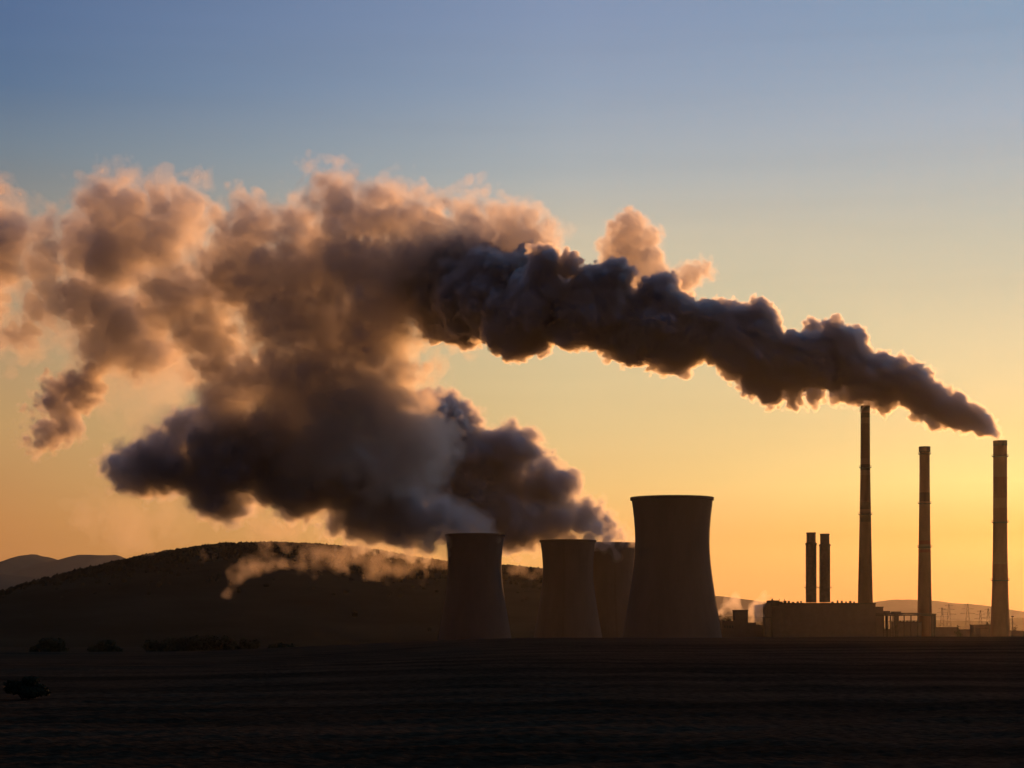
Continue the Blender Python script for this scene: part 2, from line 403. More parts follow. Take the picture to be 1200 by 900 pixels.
# ------------------------------------------------------------------ chimneys
def band_mat(name, base, bands, z_top, rough=.85):
    """bands: list of (z_from_base, colour) painted rings from that height upwards"""
    m = mat(name, base, rough, var=0.2, scale=0.15, stretch=(1, 1, .3)); t = m.node_tree; p = t.nodes['Principled BSDF']
    co = t.nodes.new('ShaderNodeTexCoord'); s = t.nodes.new('ShaderNodeSeparateXYZ'); t.links.new(co.outputs['Object'], s.inputs[0])
    d = t.nodes.new('ShaderNodeMath'); d.operation = 'DIVIDE'; t.links.new(s.outputs[2], d.inputs[0]); d.inputs[1].default_value = z_top
    r = t.nodes.new('ShaderNodeValToRGB'); r.color_ramp.interpolation = 'CONSTANT'; e = r.color_ramp.elements
    stops = [(0, base)]+[(z/z_top, c) for z, c in bands]
    while len(e) < len(stops): e.new(.5)
    for i, (a, c) in enumerate(stops): e[i].position = min(a, 1); e[i].color = (*[v*2.2 for v in c], 1)
    t.links.new(d.outputs[0], r.inputs[0])
    old = p.inputs['Base Color'].links[0].from_socket
    mx = t.nodes.new('ShaderNodeMix'); mx.data_type = 'RGBA'; mx.inputs[0].default_value = 0.5
    gain = t.nodes.new('ShaderNodeMix'); gain.data_type = 'RGBA'; gain.blend_type = 'MULTIPLY'; gain.inputs[0].default_value = 1
    t.links.new(old, gain.inputs[6]); t.links.new(r.outputs[0], gain.inputs[7])
    t.links.new(gain.outputs[2], p.inputs['Base Color'])
    return m
def chimney(cx, D, prof_px, gal, m, label, lip=0.5):
    base = FLOOR_Z; t = empty('chimney', (wx(cx, D), D, base)); tag(t, label, 'chimney', 'tall chimneys of the power station')
    k = D/F; prof = sorted([(w_*k, wz(r, D)-base) for r, w_ in prof_px], key=lambda q: q[1])
    zz = np.linspace(0, prof[-1][1], 60); rr = np.interp(zz, [p[1] for p in prof], [p[0] for p in prof])
    rr = np.convolve(np.pad(rr, 3, 'edge'), np.ones(7)/7, 'valid')
    pr = [(float(a), float(b)) for a, b in zip(rr, zz)]
    top = pr[-1]
    MB().rev(pr+[(top[0]-0.7, top[1]), (top[0]-0.7, top[1]-12)], 40).build('shaft', m, t, smooth=True)
    MB().rev([(top[0]+0.02, top[1]-3.4), (top[0]+lip, top[1]-3.2), (top[0]+lip, top[1]+.35), (top[0]-.75, top[1]+.35), (top[0]-.75, top[1]+.05), (top[0]+.02, top[1]+0.05)], 40, close=True).build('rim', M['rim'], t)
    for row in gal:
        z = wz(row, D)-base; r = float(np.interp(z, zz, rr)); g = MB()
        g.rev([(r+.03, z-.5), (r+1.0, z-.1), (r+1.0, z+.1), (r+.03, z+.1)], 40, close=True)
        for i in range(20):
            a = 2*math.pi*i/20; g.bar(((r+.95)*math.cos(a), (r+.95)*math.sin(a), z), ((r+.95)*math.cos(a), (r+.95)*math.sin(a), z+1.2), .05, 4)
        g.rev([(r+.9, z+1.15), (r+1.0, z+1.15), (r+1.0, z+1.25), (r+.9, z+1.25)], 40, close=True)
        g.build('gallery', M['steel'], t)
    lm = MB(); a = RD(-60); ca, sa = math.cos(a), math.sin(a); sv = Vector((-sa, ca, 0))
    for o in (-.3, .3):
        for (r1, z1), (r2, z2) in zip(pr[:-1:4], pr[4::4]):
            lm.bar(Vector(((r1+.35)*ca, (r1+.35)*sa, z1))+sv*o, Vector(((r2+.35)*ca, (r2+.35)*sa, z2))+sv*o, .06, 4)
    lm.build('ladder', M['steel'], t)
    return t
CB = (0.23, 0.15, 0.12)
def zr(row, D): return wz(row, D)-FLOOR_Z
red = (0.30, 0.12, 0.09); pale = (0.3, 0.22, 0.19)
D1, D2, D3 = 1500, 1520, 1490
m1 = band_mat('chimney_dark', CB, [(zr(612, D1), (.1, .07, .06)), (zr(604, D1), pale), (zr(598, D1), (.1, .07, .06)), (zr(590, D1), CB), (zr(558, D1), pale), (zr(552, D1), (.1, .07, .06)), (zr(545, D1), pale), (zr(538, D1), CB), (zr(497, D1), pale), (zr(490, D1), (.1, .07, .06)), (zr(484, D1), pale), (zr(480, D1), (.08, .06, .05))], zr(476, D1))
m2 = band_mat('chimney_brown', (.29, .19, .145), [(zr(648, D2), (.3, .12, .09)), (zr(644, D2), pale), (zr(639, D2), (.3, .12, .09)), (zr(634, D2), (.29, .19, .145)), (zr(594, D2), pale), (zr(588, D2), (.12, .08, .07)), (zr(578, D2), (.29, .19, .145)), (zr(531, D2), (.1, .08, .07))], zr(524, D2))
m3 = band_mat('chimney_banded', (.34, .20, .15), [(zr(680, D3), red), (zr(662, D3), (.34, .20, .15)), (zr(613, D3), red), (zr(596, D3), (.34, .17, .13)), (zr(584, D3), red), (zr(560, D3), (.33, .20, .15)), (zr(522, D3), (.12, .09, .08))], zr(517, D3))
chimney(1014, D1, [(476, 5.3), (548, 5.6), (620, 6.9), (680, 8.1), (707, 8.8), (760, 9.8)], [548, 603], m1, 'tallest chimney, slim and dark, rising out of the boiler hall under the smoke', lip=.1)
chimney(1083.5, D2, [(524, 5.9), (560, 6.0), (620, 6.6), (690, 7.8), (730, 8.6), (760, 9.4)], [532, 590, 641], m2, 'chimney without smoke between the two that smoke')
chimney(1172, D3, [(517, 8.0), (600, 8.1), (640, 8.4), (690, 9.3), (730, 10.8), (760, 12.2)], [535, 612, 680], m3, 'thick red banded chimney at the right edge with smoke leaving its mouth', lip=.1)

# twin steel stacks on the boiler hall
def twin(cx, top_row, label):
    D = 1500; k = D/F; zb = wz(706, D); t = empty('stack', (wx(cx, D), D, zb)); tag(t, label, 'stack', 'twin stacks on the boiler hall')
    zt = wz(top_row, D)-zb; zs_ = wz(top_row+12, D)-zb
    MB().rev([(6.3*k, 0), (6.3*k, zs_-1.6), (6.9*k, zs_-1.4), (6.9*k, zs_-.4), (5.8*k, zs_)], 32).build('shaft', M['steel'], t, smooth=False)
    MB().rev([(5.4*k, zs_), (5.4*k, zt-1), (5.65*k, zt-1), (5.65*k, zt), (4.4*k, zt), (4.4*k, zs_)], 32).build('mouth', M['rim'], t)
    z = wz(689, D)-zb; g = MB(); r = 6.3*k
    g.rev([(r+.02, z-.3), (r+1.2, z), (r+1.2, z+.2), (r+.02, z+.2)], 32, close=True)
    for i in range(12):
        a = 2*math.pi*i/12; g.bar(((r+1.1)*math.cos(a), (r+1.1)*math.sin(a), z), ((r+1.1)*math.cos(a), (r+1.1)*math.sin(a), z+1.3), .06, 4)
    g.build('gallery', M['steel'], t)
    lm = MB()
    for o in (-.3, .3): lm.bar((o, -r-.4, 0), (o, -r-.4, zs_), .06, 4)
    lm.build('ladder', M['steel'], t)
twin(950.5, 624, 'left one of the two short stacks standing side by side on the boiler hall')
twin(966.5, 625.5, 'right one of the two short stacks, the one nearer the tall dark chimney')

# ------------------------------------------------------------------ buildings
def B(mb, x0, x1, r0, r1, D, dep, off=0):
    """box given by its photo columns and rows at distance D, relative to the building's own base"""
    return mb.box(wx(x0, D)-B.o[0], wx(x1, D)-B.o[0], D+off-B.o[1], D+off+dep-B.o[1], (wz(r1, D) if r1 else FLOOR_Z)-B.o[2], wz(r0, D)-B.o[2])
def bld(cx, D, label, cat='building', name='building'):
    B.o = (wx(cx, D), D, FLOOR_Z); t = empty(name, B.o); return tag(t, label, cat)
rb = random.Random(5)
def windows(t, x0, x1, rows, n, D, wpx, hpx):
    for row in rows:
        for i in range(n):
            x = x0+(x1-x0)*(i+.5)/n
            mb = MB(); B(mb, x-wpx/2, x+wpx/2, row, row+hpx, D, .2, -.12); w_ = mb.build('window', M['steel'], t)
            mb = MB(); B(mb, x-wpx/2+.25, x+wpx/2-.25, row+.25, row+hpx-.25, D, .08, -.17); mb.build('pane', M['glass'], w_)
D = 1480
t = bld(960, D, 'long boiler hall with a flat roof full of small vents below the twin stacks')
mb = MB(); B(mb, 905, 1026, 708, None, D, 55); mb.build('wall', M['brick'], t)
mb = MB(); B(mb, 904.4, 1026.6, 706.4, 708, D, 56, -.5); mb.build('roof', M['steel'], t)
mb = MB(); B(mb, 901.5, 912, 703.6, 710, D, 20, -4); mb.build('stair_head', M['steel'], t)
for x, w_, h_ in [(916, 6, 1.7), (922, 3, 2.6), (926.5, 2, 2.4), (931.5, 2.5, 1.4), (937, 2, 1.8), (941, 1.2, 2.4), (978, 2, 1.6), (984, 1.2, 3.0), (989, 1.5, 2.6), (994, 1, 1.8), (999, 2, 2.4), (1003.5, 1.2, 1.8), (907, 1.2, 5)]:
    mb = MB(); B(mb, x-w_/2, x+w_/2, 706.4-h_, 706.4, D, 4, 8); mb.build('vent', M['steel'], t)
for x in (906, 914, 920): 
    mb = MB(); B(mb, x, x+.5, 701.5, 706.4, D, .3, 5); mb.build('mast', M['steel'], t)
t = bld(898, D-5, 'narrow stair tower against the left end of the boiler hall')
mb = MB(); B(mb, 896.5, 903, 724, None, D-5, 14); mb.build('wall', M['brick'], t)
mb = MB(); B(mb, 896, 903.5, 723.2, 724, D-5, 14.6, -.3); mb.build('roof', M['steel'], t)
t = bld(870, D-20, 'dark square block rising over a low flat wing beside the tallest cooling tower')
mb = MB(); B(mb, 861.5, 876.5, 716, None, D-20, 16); mb.build('wall', M['brick'], t)
mb = MB(); B(mb, 861, 877, 714.6, 716, D-20, 16.6, -.3); mb.build('roof', M['steel'], t)
mb = MB(); B(mb, 846, 861.5, 727.5, None, D-20, 20); B(mb, 876.5, 886, 729.5, None, D-20, 20); mb.build('wing', M['brick'], t)
windows(t, 848, 860, (733,), 4, D-20, 1.8, 3)
t = bld(893, D+10, 'low flat shed between the square block and the boiler hall')
mb = MB(); B(mb, 884, 900, 732.5, None, D+10, 20); mb.build('wall', M['brick'], t)
mb = MB(); B(mb, 883.6, 900.4, 731.9, 732.5, D+10, 20.6, -.3); mb.build('roof', M['steel'], t)
t = bld(1030, D+6, 'stepped annex at the right end of the boiler hall')
mb = MB(); B(mb, 1026.5, 1035, 712, None, D+6, 25); mb.build('wall', M['brick'], t)
mb = MB(); B(mb, 1026.6, 1035.4, 711, 712, D+6, 25.6, -.3); mb.build('roof', M['steel'], t)
mb = MB(); B(mb, 1035, 1052, 737, None, D+6, 25); mb.build('wing', M['brick'], t)
# pipe bridge
t = bld(1060, D, 'long pipe bridge on slim legs running from the hall past the middle chimney', 'pipe bridge', 'pipe_bridge')
mb = MB(); B(mb, 1026, 1096, 720.2, 721.6, D, 3); mb.build('deck', M['steel'], t)
for r in (719.4, 718.6): 
    mb = MB(); mb.bar((wx(1026, D)-B.o[0], 1, wz(r, D)-FLOOR_Z), (wx(1080 if r < 719 else 1095, D)-B.o[0], 1, wz(r, D)-FLOOR_Z), .25); mb.build('pipe', M['steel'], t)
for x in (1036, 1044, 1047, 1053, 1060, 1068, 1076, 1092.5, 1095.5):
    mb = MB()
    for o in (.2, 2.5): mb.bar((wx(x, D)-B.o[0], o, 0), (wx(x, D)-B.o[0], o, wz(721, D)-FLOOR_Z), .22)
    mb.bar((wx(x, D)-B.o[0], .2, 6), (wx(x, D)-B.o[0], 2.5, 12), .12)
    mb.build('leg', M['steel'], t)
t = bld(1044, D+4, 'covered conveyor head with a pitched roof above the pipe bridge', 'conveyor', 'conveyor_house')
mb = MB(); B(mb, 1035.5, 1043, 716, 720.0, D+4, 6); mb.build('wall', M['brick'], t)
mb = MB(); B(mb, 1046, 1056, 716.6, 720.0, D+4, 6); mb.build('cabin', M['brick'], t)
mb = MB(); B(mb, 1049, 1053, 720.0, None, D+4, 3, 1); mb.build('leg', M['steel'], t)
mb = MB(); B(mb, 1038.5, 1041, 720.0, None, D+4, 3, 1); mb.build('leg', M['steel'], t)
t = bld(1067, D+25, 'low workshop with a row of roof vents behind the pipe bridge')
mb = MB(); B(mb, 1050, 1080, 729.5, None, D+25, 22); mb.build('wall', M['brick'], t)
mb = MB(); B(mb, 1049.6, 1080.4, 728.6, 729.5, D+25, 22.6, -.3); mb.build('roof', M['steel'], t)
for i in range(7):
    mb = MB(); B(mb, 1052+i*4, 1053.6+i*4, 727.2, 728.6, D+25, 2, 5); mb.build('vent', M['steel'], t)
t = bld(1094, D+18, 'tall narrow plant house right beside the middle chimney foot')
mb = MB(); B(mb, 1089.5, 1097, 720, None, D+40, 20); mb.build('wall', M['brick'], t)
mb = MB(); B(mb, 1089.2, 1097.4, 719.2, 720, D+40, 20.5, -.3); mb.build('roof', M['steel'], t)
for i, (x0, x1, r, DD, lb) in enumerate([
    (1097, 1122, 735, 1560, 'long low shed to the right of the middle chimney'),
    (1118, 1142, 737.5, 1600, 'lowest flat shed halfway between the two right chimneys'),
    (1142, 1165, 732, 1540, 'flat roofed workshop just left of the banded chimney'),
    (1149, 1158, 736, 1500, 'small pale hut in front of the workshop by the banded chimney'),
    (1184, 1230, 739, 1570, 'low shed running out of the picture at the right edge')]):
    t = bld((x0+x1)/2, DD, lb)
    mb = MB(); B(mb, x0, x1, r+.8, None, DD, 15); mb.build('wall', M['brick'], t)
    mb = MB(); B(mb, x0-.4, x1+.4, r, r+.8, DD, 15.6, -.3); mb.build('roof', M['steel'], t)
# masts and pylons
def pylon(x, row, D, label, h=1.2):
    t = empty('pylon', (wx(x, D), D, FLOOR_Z)); tag(t, label, 'pylon', 'lattice pylons beyond the plant')
    H = wz(row, D)-FLOOR_Z; w0 = H*.09; mb = MB()
    for sx_ in (-1, 1):
        for sy in (-1, 1): mb.bar((sx_*w0, sy*w0, 0), (sx_*.3, sy*.3, H), .08, 4)
    for i in range(9):
        f0 = i/9; f1 = (i+1)/9; a = w0+(.35-w0)*f0; b = w0+(.35-w0)*f1
        for sy in (-1, 1):
            mb.bar((-a, sy*a, H*f0), (b, sy*b, H*f1), .045, 4); mb.bar((a, sy*a, H*f0), (-b, sy*b, H*f1), .045, 4)
    mb.build('lattice', M['steel'], t)
    for f, l in ((.78, H*.16), (.88, H*.13), (.97, H*.09)):
        mb = MB(); mb.bar((-l, 0, H*f), (l, 0, H*f), .09, 4); mb.bar((-l, 0, H*f), (0, 0, H*f+1), .05, 4); mb.bar((l, 0, H*f), (0, 0, H*f+1), .05, 4); mb.build('crossarm', M['steel'], t)
pylon(1104, 712, 1900, 'lattice pylon just right of the middle chimney')
pylon(1112, 708, 1850, 'second lattice pylon right of the middle chimney, a little taller')
pylon(1134, 707, 1800, 'tallest lattice pylon, halfway between the two right chimneys')
pylon(1149, 715, 1950, 'third lattice pylon left of the banded chimney, over the workshop')
pylon(1158, 713, 1900, 'lattice pylon closest to the banded chimney on its left')
t = empty('mast', (wx(1186.5, 1500), 1500, FLOOR_Z)); tag(t, 'thin pale lighting mast right of the banded chimney', 'mast')
H = wz(722, 1500)-FLOOR_Z
MB().rev([(.45, 0), (.25, H), (.02, H+.2)], 10).build('pole', M['concrete'], t)
MB().box(-.9, .9, -.5, .5, H-.6, H+.1).build('lamp_frame', M['steel'], t)
t = empty('mast', (wx(843.5, 1350), 1350, FLOOR_Z)); tag(t, 'thin mast at the right foot of the tallest cooling tower', 'mast')
H = wz(722, 1350)-FLOOR_Z
MB().rev([(.4, 0), (.2, H), (.02, H+.2)], 10).build('pole', M['concrete'], t)
MB().box(-.8, .8, -.4, .4, H-.5, H+.1).build('lamp_frame', M['steel'], t)

# trees
def tree_at(x, row, D, h, R, seed, label, group=None, leaves=1500, z=None):
    gz = float(ground_z(np.array([wx(x, D)]), np.array([float(D)]))[0]) if z is None else z
    return tree((wx(x, D), D, gz), h, R, seed, label, group, leaves)
tree_at(1123, 0, 1560, 24-1.5, 3.6, 3, 'small round tree alone between the two right chimneys', leaves=900)
tree_at(1157, 0, 1590, 24, 4.2, 6, 'bushy tree above the workshop left of the banded chimney', leaves=900)
tree_at(1188, 0, 1640, 22, 4.5, 8, 'tree at the right edge beyond the thin pale mast', leaves=900)
for i, (x, D, h, R, lb) in enumerate([
    (266, 980, 14.5, 6, 'leftmost of the three trees standing up from the dark field edge'),
    (279, 1000, 13, 5, 'middle one of the three trees at the dark field edge, smallest of them'),
    (290, 985, 14, 6, 'rightmost of the three trees standing up from the dark field edge'),
    (330, 1000, 11.5, 8, 'broad low tree at the field edge right of the group of three'),
    (190, 960, 13, 9, 'spreading tree at the dark field edge under the far mountains'),
    (120, 980, 12.5, 8, 'rounded tree at the dark field edge further left'),
    (55, 960, 13, 10, 'largest dark tree near the left end of the field edge')]):
    tree_at(x, 0, D, h, R, 20+i, lb, 'trees along the dark field edge', 2500)
proto = None
for i in range(11):
    x = 203+i*5.0+rb.uniform(-1.5, 1.5); D = 985+rb.uniform(-25, 20); z = float(ground_z(np.array([wx(x, D)]), np.array([D]))[0])
    if proto is None:
        proto = t = tree((wx(x, D), D, z), 13.0, 6.0, 60, 'low dark tree of the close clump at the field edge below the hill top', 'close clump of trees at the field edge', 2200)
    else:
        t = proto.copy(); COL.objects.link(t); t.location = (wx(x, D), D, z)
        for ch in proto.children:
            c = ch.copy(); COL.objects.link(c); c.parent = t
    sc_ = rb.uniform(.82, 1.12); t.scale = (sc_*rb.uniform(.8, 1.3), sc_, sc_); t.rotation_euler.z = rb.uniform(0, 6.28)
def bush(x, D, w_, h, seed, label):
    gz = float(ground_z(np.array([wx(x, D)]), np.array([float(D)]))[0]); t = empty('bush', (wx(x, D), D, gz)); tag(t, label, 'bush')
    mb = MB(); r = random.Random(seed)
    for i in range(9):
        a = r.random()*6.28; mb.bar((0, 0, -.2), (math.cos(a)*w_*.35, math.sin(a)*w_*.35, h*.6), w_*.012)
    mb.build('stem', M['bark'], t); crown_mesh('foliage', w_/2, h, 3500, seed, t, M['leaf'], 0)
bush(30, 95, 1.9, 1.0, 40, 'dark round bush in the field at the far left')

# ------------------------------------------------------------------ smoke and steam
def vol_mat(name, density, col=(1, 1, 1), g=0.6, ab=0.0, veil=0.0):
    m = bpy.data.materials.new(name); m.use_nodes = True; t = m.node_tree; t.nodes.clear()
    o = t.nodes.new('ShaderNodeOutputMaterial'); p = t.nodes.new('ShaderNodeVolumePrincipled')
    p.inputs['Color'].default_value = (*col, 1); p.inputs['Density'].default_value = density; p.inputs['Anisotropy'].default_value = g
    t.links.new(p.outputs[0], o.inputs['Volume'])
    if veil:
        tr = t.nodes.new('ShaderNodeBsdfTransparent'); df = t.nodes.new('ShaderNodeBsdfTranslucent'); df.inputs[0].default_value = (*col, 1)
        mx = t.nodes.new('ShaderNodeMixShader'); mx.inputs[0].default_value = veil
        t.links.new(tr.outputs[0], mx.inputs[1]); t.links.new(df.outputs[0], mx.inputs[2]); t.links.new(mx.outputs[0], o.inputs['Surface'])
    return m
def chain(pts, rg, step=0.45, fill=0.62, jit=0.33, yd=1.0):
    """pts: (photo col, row, radius px, distance) along a plume -> spheres (x, y, z, r) in metres"""
    out = []
    P = []
    for c, r, R, D in pts:
        a = at(c, r, D); P.append((a.x, a.y, a.z, R*D/F))
    P = np.array(P)
    for a, b in zip(P, P[1:]):
        Ls = np.linalg.norm(a[:3]-b[:3]); n = max(1, int(Ls/(step*(a[3]+b[3])/2)))
        for i in range(n):
            q = a+(b-a)*i/n
            for _ in range(3):
                d = rg.normal(0, 1, 3); d /= np.linalg.norm(d)
                f = rg.uniform(.5, 1.0)
                out.append((*(q[:3]+d*np.array([1, yd, 1])*jit*f*q[3]), q[3]*fill*rg.uniform(.8, 1.05)))
    return out
def blobs(lst, D, rg, dj=0.35):
    out = []
    for b in lst:
        c, r, R = b[:3]; DD = D+(b[3] if len(b) > 3 else 0)+rg.uniform(-1, 1)*dj*R*D/F
        a = at(c, r, DD); out.append((a.x, a.y, a.z, R*DD/F))
    return out
def kids(S, rg, n, lo, hi, sink=0.85, rmin=0):
    out = []
    for s in S:
        if s[3] < rmin: continue
        for _ in range(n):
            d = rg.normal(0, 1, 3); d /= np.linalg.norm(d); r = s[3]*rg.uniform(lo, hi)
            out.append((s[0]+d[0]*s[3]*sink, s[1]+d[1]*s[3]*sink, s[2]+d[2]*s[3]*sink, r))
    return out
def field(S, h, pad=8):
    S = np.array(S); lo = (S[:, :3]-S[:, 3:]).min(0)-pad; hi = (S[:, :3]+S[:, 3:]).max(0)+pad
    n = np.ceil((hi-lo)/h).astype(int)+1
    Fd = np.full(n, -1e3, np.float32)
    for x, y, z, r in S:
        c = (np.array([x, y, z])-lo)/h; R = (r+pad)/h
        a = np.maximum(0, np.floor(c-R).astype(int)); b = np.minimum(n, np.ceil(c+R).astype(int)+1)
        g = [np.arange(a[k], b[k], dtype=np.float32)-np.float32(c[k]) for k in range(3)]
        d = np.sqrt(g[0][:, None, None]**2+g[1][None, :, None]**2+g[2][None, None, :]**2)*h
        v = Fd[a[0]:b[0], a[1]:b[1], a[2]:b[2]]
        np.maximum(v, (r-d).astype(np.float32), out=v)
    return np.maximum(Fd, -pad), lo
def add_noise(Fd, h, rg, octs, wgt=1.0):
    for (scale, amp, bill), nz_ in zip(octs, band_noise(Fd.shape, h, [o[0] for o in octs], rg)):
        nz_ = np.minimum(np.abs(nz_), 2.2)*0.9-0.6 if bill else np.clip(nz_*0.5, -1, 1)
        Fd += nz_*(amp*wgt)
    return Fd
def plume(name, label, S, h, octs, shells, seed, group=None, src=()):
    rg = np.random.default_rng(seed)
    Fd, lo = field(S, h, 6+1.3*sum(o[1] for o in octs))
    wgt = 1.0
    if src:       # finer, weaker turbulence close to the mouth it comes out of
        g = [lo[k]+h*np.arange(Fd.shape[k], dtype=np.float32) for k in range(3)]
        for p, r0, r1 in src:
            d = np.sqrt((g[0][:, None, None]-p.x)**2+((g[1][None, :, None]-p.y)*.5)**2+(g[2][None, None, :]-p.z)**2)
            w_ = .3+.7*ss(r0, r1, d); wgt = np.minimum(wgt, w_).astype(np.float32)
    Fd = add_noise(Fd, h, rg, octs, wgt)
    par = None
    for i, (iso, m) in enumerate(shells):
        V, Q = surface_nets(Fd.copy(), iso, lo, h)
        if len(Q) == 0: continue
        if par is None:
            c = V.mean(0); par = mesh_np(name, V-c, Q, m); par.location = c
            tag(par, label, 'smoke', group, 'stuff')
        else:
            o = mesh_np('smoke_core', V-c, Q, m, par)
    print(name, Fd.shape, len(V), flush=True)
    return par
rg = np.random.default_rng(21)
QH = 1.0   # grid quality multiplier
# A: smoke of the right chimney, a dense cauliflower trunk drifting left
mA0 = vol_mat('stack_smoke_edge', 0.12, (.98, .935, .88), .65, veil=.008)
mA1 = vol_mat('stack_smoke', 0.40, (.975, .96, .96), .6)
A = chain([(1167, 509, 6, 1490), (1150, 495, 17, 1490), (1113, 479, 25, 1492), (1083, 463, 31, 1495), (1048, 448, 37, 1498), (1013, 432, 40, 1500),
           (978, 423, 46, 1503), (949, 420, 47, 1506), (903, 418, 53, 1510), (856, 400, 54, 1515), (815, 388, 54, 1520), (750, 380, 60, 1525), (700, 368, 66, 1530),
           (646, 366, 66, 1538), (588, 350, 72, 1580), (545, 345, 70, 1640), (505, 345, 56, 1690), (470, 340, 36, 1715)], rg, fill=.66)
A += blobs([(1169, 512, 5), (1166, 507, 7), (1160, 502, 10), (1170, 515, 3.5), (1152, 500, 14), (1014, 472, 7), (1008, 466, 10), (1018, 466, 9), (1000, 462, 14), (1024, 462, 14), (1130, 492, 16), (1095, 484, 18), (690, 330, 22), (722, 325, 22), (775, 342, 24), (1000, 398, 14), (955, 388, 14), (1080, 442, 12), (640, 312, 22), (665, 312, 16),
            (955, 462, 14), (905, 462, 16), (880, 452, 14), (930, 463, 14), (985, 460, 14)], 1520, rg, .2)
K1 = kids(A, rg, 12, .26, .46); K2 = kids(K1, rg, 7, .3, .5, rmin=2.5)
plume('smoke_plume', 'dense dark smoke trunk streaming left from the thick banded chimney', A+K1+K2, 1.0*QH,
      [(14, 1.4, True), (6, 1.9, True), (3, 1.2, True)], [(0, mA0), (1.2, mA1)], 1, 'smoke and steam over the power station', [(at(1170, 512, 1490), 3, 45)])
# the paler puff standing up behind the trunk
mP0 = vol_mat('puff_edge', 0.03, (.985, .935, .865), .6, veil=.006)
mP1 = vol_mat('puff_body', 0.09, (.965, .925, .88), .55)
rg = np.random.default_rng(50)
Pp = blobs([(738, 266, 22), (728, 276, 20), (756, 282, 20), (718, 290, 18), (735, 290, 26), (762, 300, 18), (740, 312, 28), (720, 318, 24), (765, 318, 20), (808, 324, 18), (824, 317, 12), (795, 334, 20), (785, 340, 22), (830, 322, 9)], 1570, rg, .3)
K = kids(Pp, rg, 12, .25, .42, .9); K2 = kids(K, rg, 6, .3, .5, .85, rmin=2.5)
plume('smoke_puff', 'orange brown puff of smoke bulging up behind the middle of the long dark trunk', Pp+K+K2, 1.0*QH,
      [(12, 1.5, True), (6, 2, True), (3, 1.2, True)], [(0, mP0), (2, mP1)], 12, 'smoke and steam over the power station')
# B: the broad upper-left cloud where everything mixes
mB0 = vol_mat('cloud_edge', 0.012, (.985, .935, .865), .6, veil=.006)
mB1 = vol_mat('cloud_body', 0.016, (.98, .93, .87), .55)
mB2 = vol_mat('cloud_core', 0.07, (.965, .935, .905), .5)
rg = np.random.default_rng(51)
Bc = blobs([(575, 290, 45), (545, 300, 54), (500, 300, 54), (470, 262, 42), (430, 256, 44), (395, 244, 40), (386, 226, 30), (350, 268, 38), (295, 268, 38), (272, 280, 36), (515, 355, 50),
            (450, 320, 64), (400, 310, 62), (350, 330, 58), (440, 385, 60), (380, 390, 64), (325, 385, 56), (300, 325, 55), (420, 445, 60), (350, 445, 64), (295, 440, 52), (465, 430, 42),
            (620, 285, 34), (640, 275, 22), (600, 300, 45), (265, 315, 38), (445, 490, 58), (390, 500, 60), (330, 500, 58), (480, 520, 52), (278, 490, 44)], 1640, rg, .5)
K = kids(Bc, rg, 12, .22, .4, .95); K2 = kids(K, rg, 4, .3, .5, .85, rmin=7)
plume('smoke_cloud', 'broad orange brown smoke cloud left of centre where the plumes mix', Bc+K+K2, 1.5*QH,
      [(45, 8, False), (20, 7, True), (10, 6.5, True), (5, 3.8, True)], [(-1, mB0), (3.5, mB1), (12, mB2)], 2, 'smoke and steam over the power station')
# C: far left thin cloud
rg = np.random.default_rng(52)
Cc = blobs([(203, 256, 42), (150, 245, 34), (120, 240, 30), (190, 290, 50), (140, 305, 52), (95, 300, 48), (50, 305, 44), (10, 290, 40), (205, 345, 56), (150, 375, 52), (100, 350, 52), (60, 350, 44),
            (235, 340, 42), (232, 390, 42), (110, 400, 34), (30, 390, 32), (-30, 300, 50), (-30, 262, 30), (-6, 228, 16), (240, 425, 34), (-40, 350, 45), (180, 410, 36)], 1660, rg, .5)
K = kids(Cc, rg, 7, .25, .42, .9); K2 = kids(K, rg, 3, .3, .5, .85, rmin=7)
mC0 = vol_mat('thin_cloud_edge', 0.010, (.985, .935, .865), .65, veil=.005)
mC1 = vol_mat('thin_cloud_body', 0.014, (.98, .925, .87), .6)
mC2 = vol_mat('thin_cloud_core', 0.08, (.96, .94, .93), .5)
plume('smoke_cloud', 'thin torn orange smoke cloud at the far left edge', Cc+K+K2, 1.6*QH,
      [(50, 8, False), (20, 7, True), (10, 5.5, True), (5, 3.2, True)], [(-2, mC0), (3, mC1), (11, mC2)], 3, 'smoke and steam over the power station')
# D: torn scraps below it
rg = np.random.default_rng(53)
Dc = blobs([(84, 455, 27), (70, 474, 30), (98, 450, 22), (56, 500, 26), (92, 476, 22), (105, 440, 18), (48, 520, 18), (74, 496, 22)], 1650, rg, .5)
mD2 = vol_mat('scrap_core', 0.12, (.9, .87, .86), .5)
plume('smoke_wisp', 'small dark torn scrap of smoke hanging below the far left cloud', Dc+kids(Dc, rg, 7, .3, .5), 1.5*QH,
      [(22, 6, False), (10, 5, True), (5, 4, True), (3, 2, False)], [(0, mC0), (1.5, mC1), (3, mB0), (4.5, mB1), (6, mD2)], 4, 'smoke and steam over the power station')
rg = np.random.default_rng(54)
Dd = blobs([(140, 440, 50), (195, 450, 52), (225, 430, 44), (170, 490, 40), (215, 490, 40), (245, 470, 38), (200, 600, 34), (150, 610, 30), (100, 600, 26)], 1670, rg, .5)
mD = vol_mat('faint_veil', 0.004, (.97, .9, .82), .7, veil=.004)
plume('smoke_veil', 'pale see-through veil of smoke between the far left cloud and the steam', Dd+kids(Dd, rg, 7, .3, .5), 2.2*QH,
      [(30, 10, False), (12, 7, False), (6, 3, False)], [(0, mD), (7, mD)], 5, 'smoke and steam over the power station')
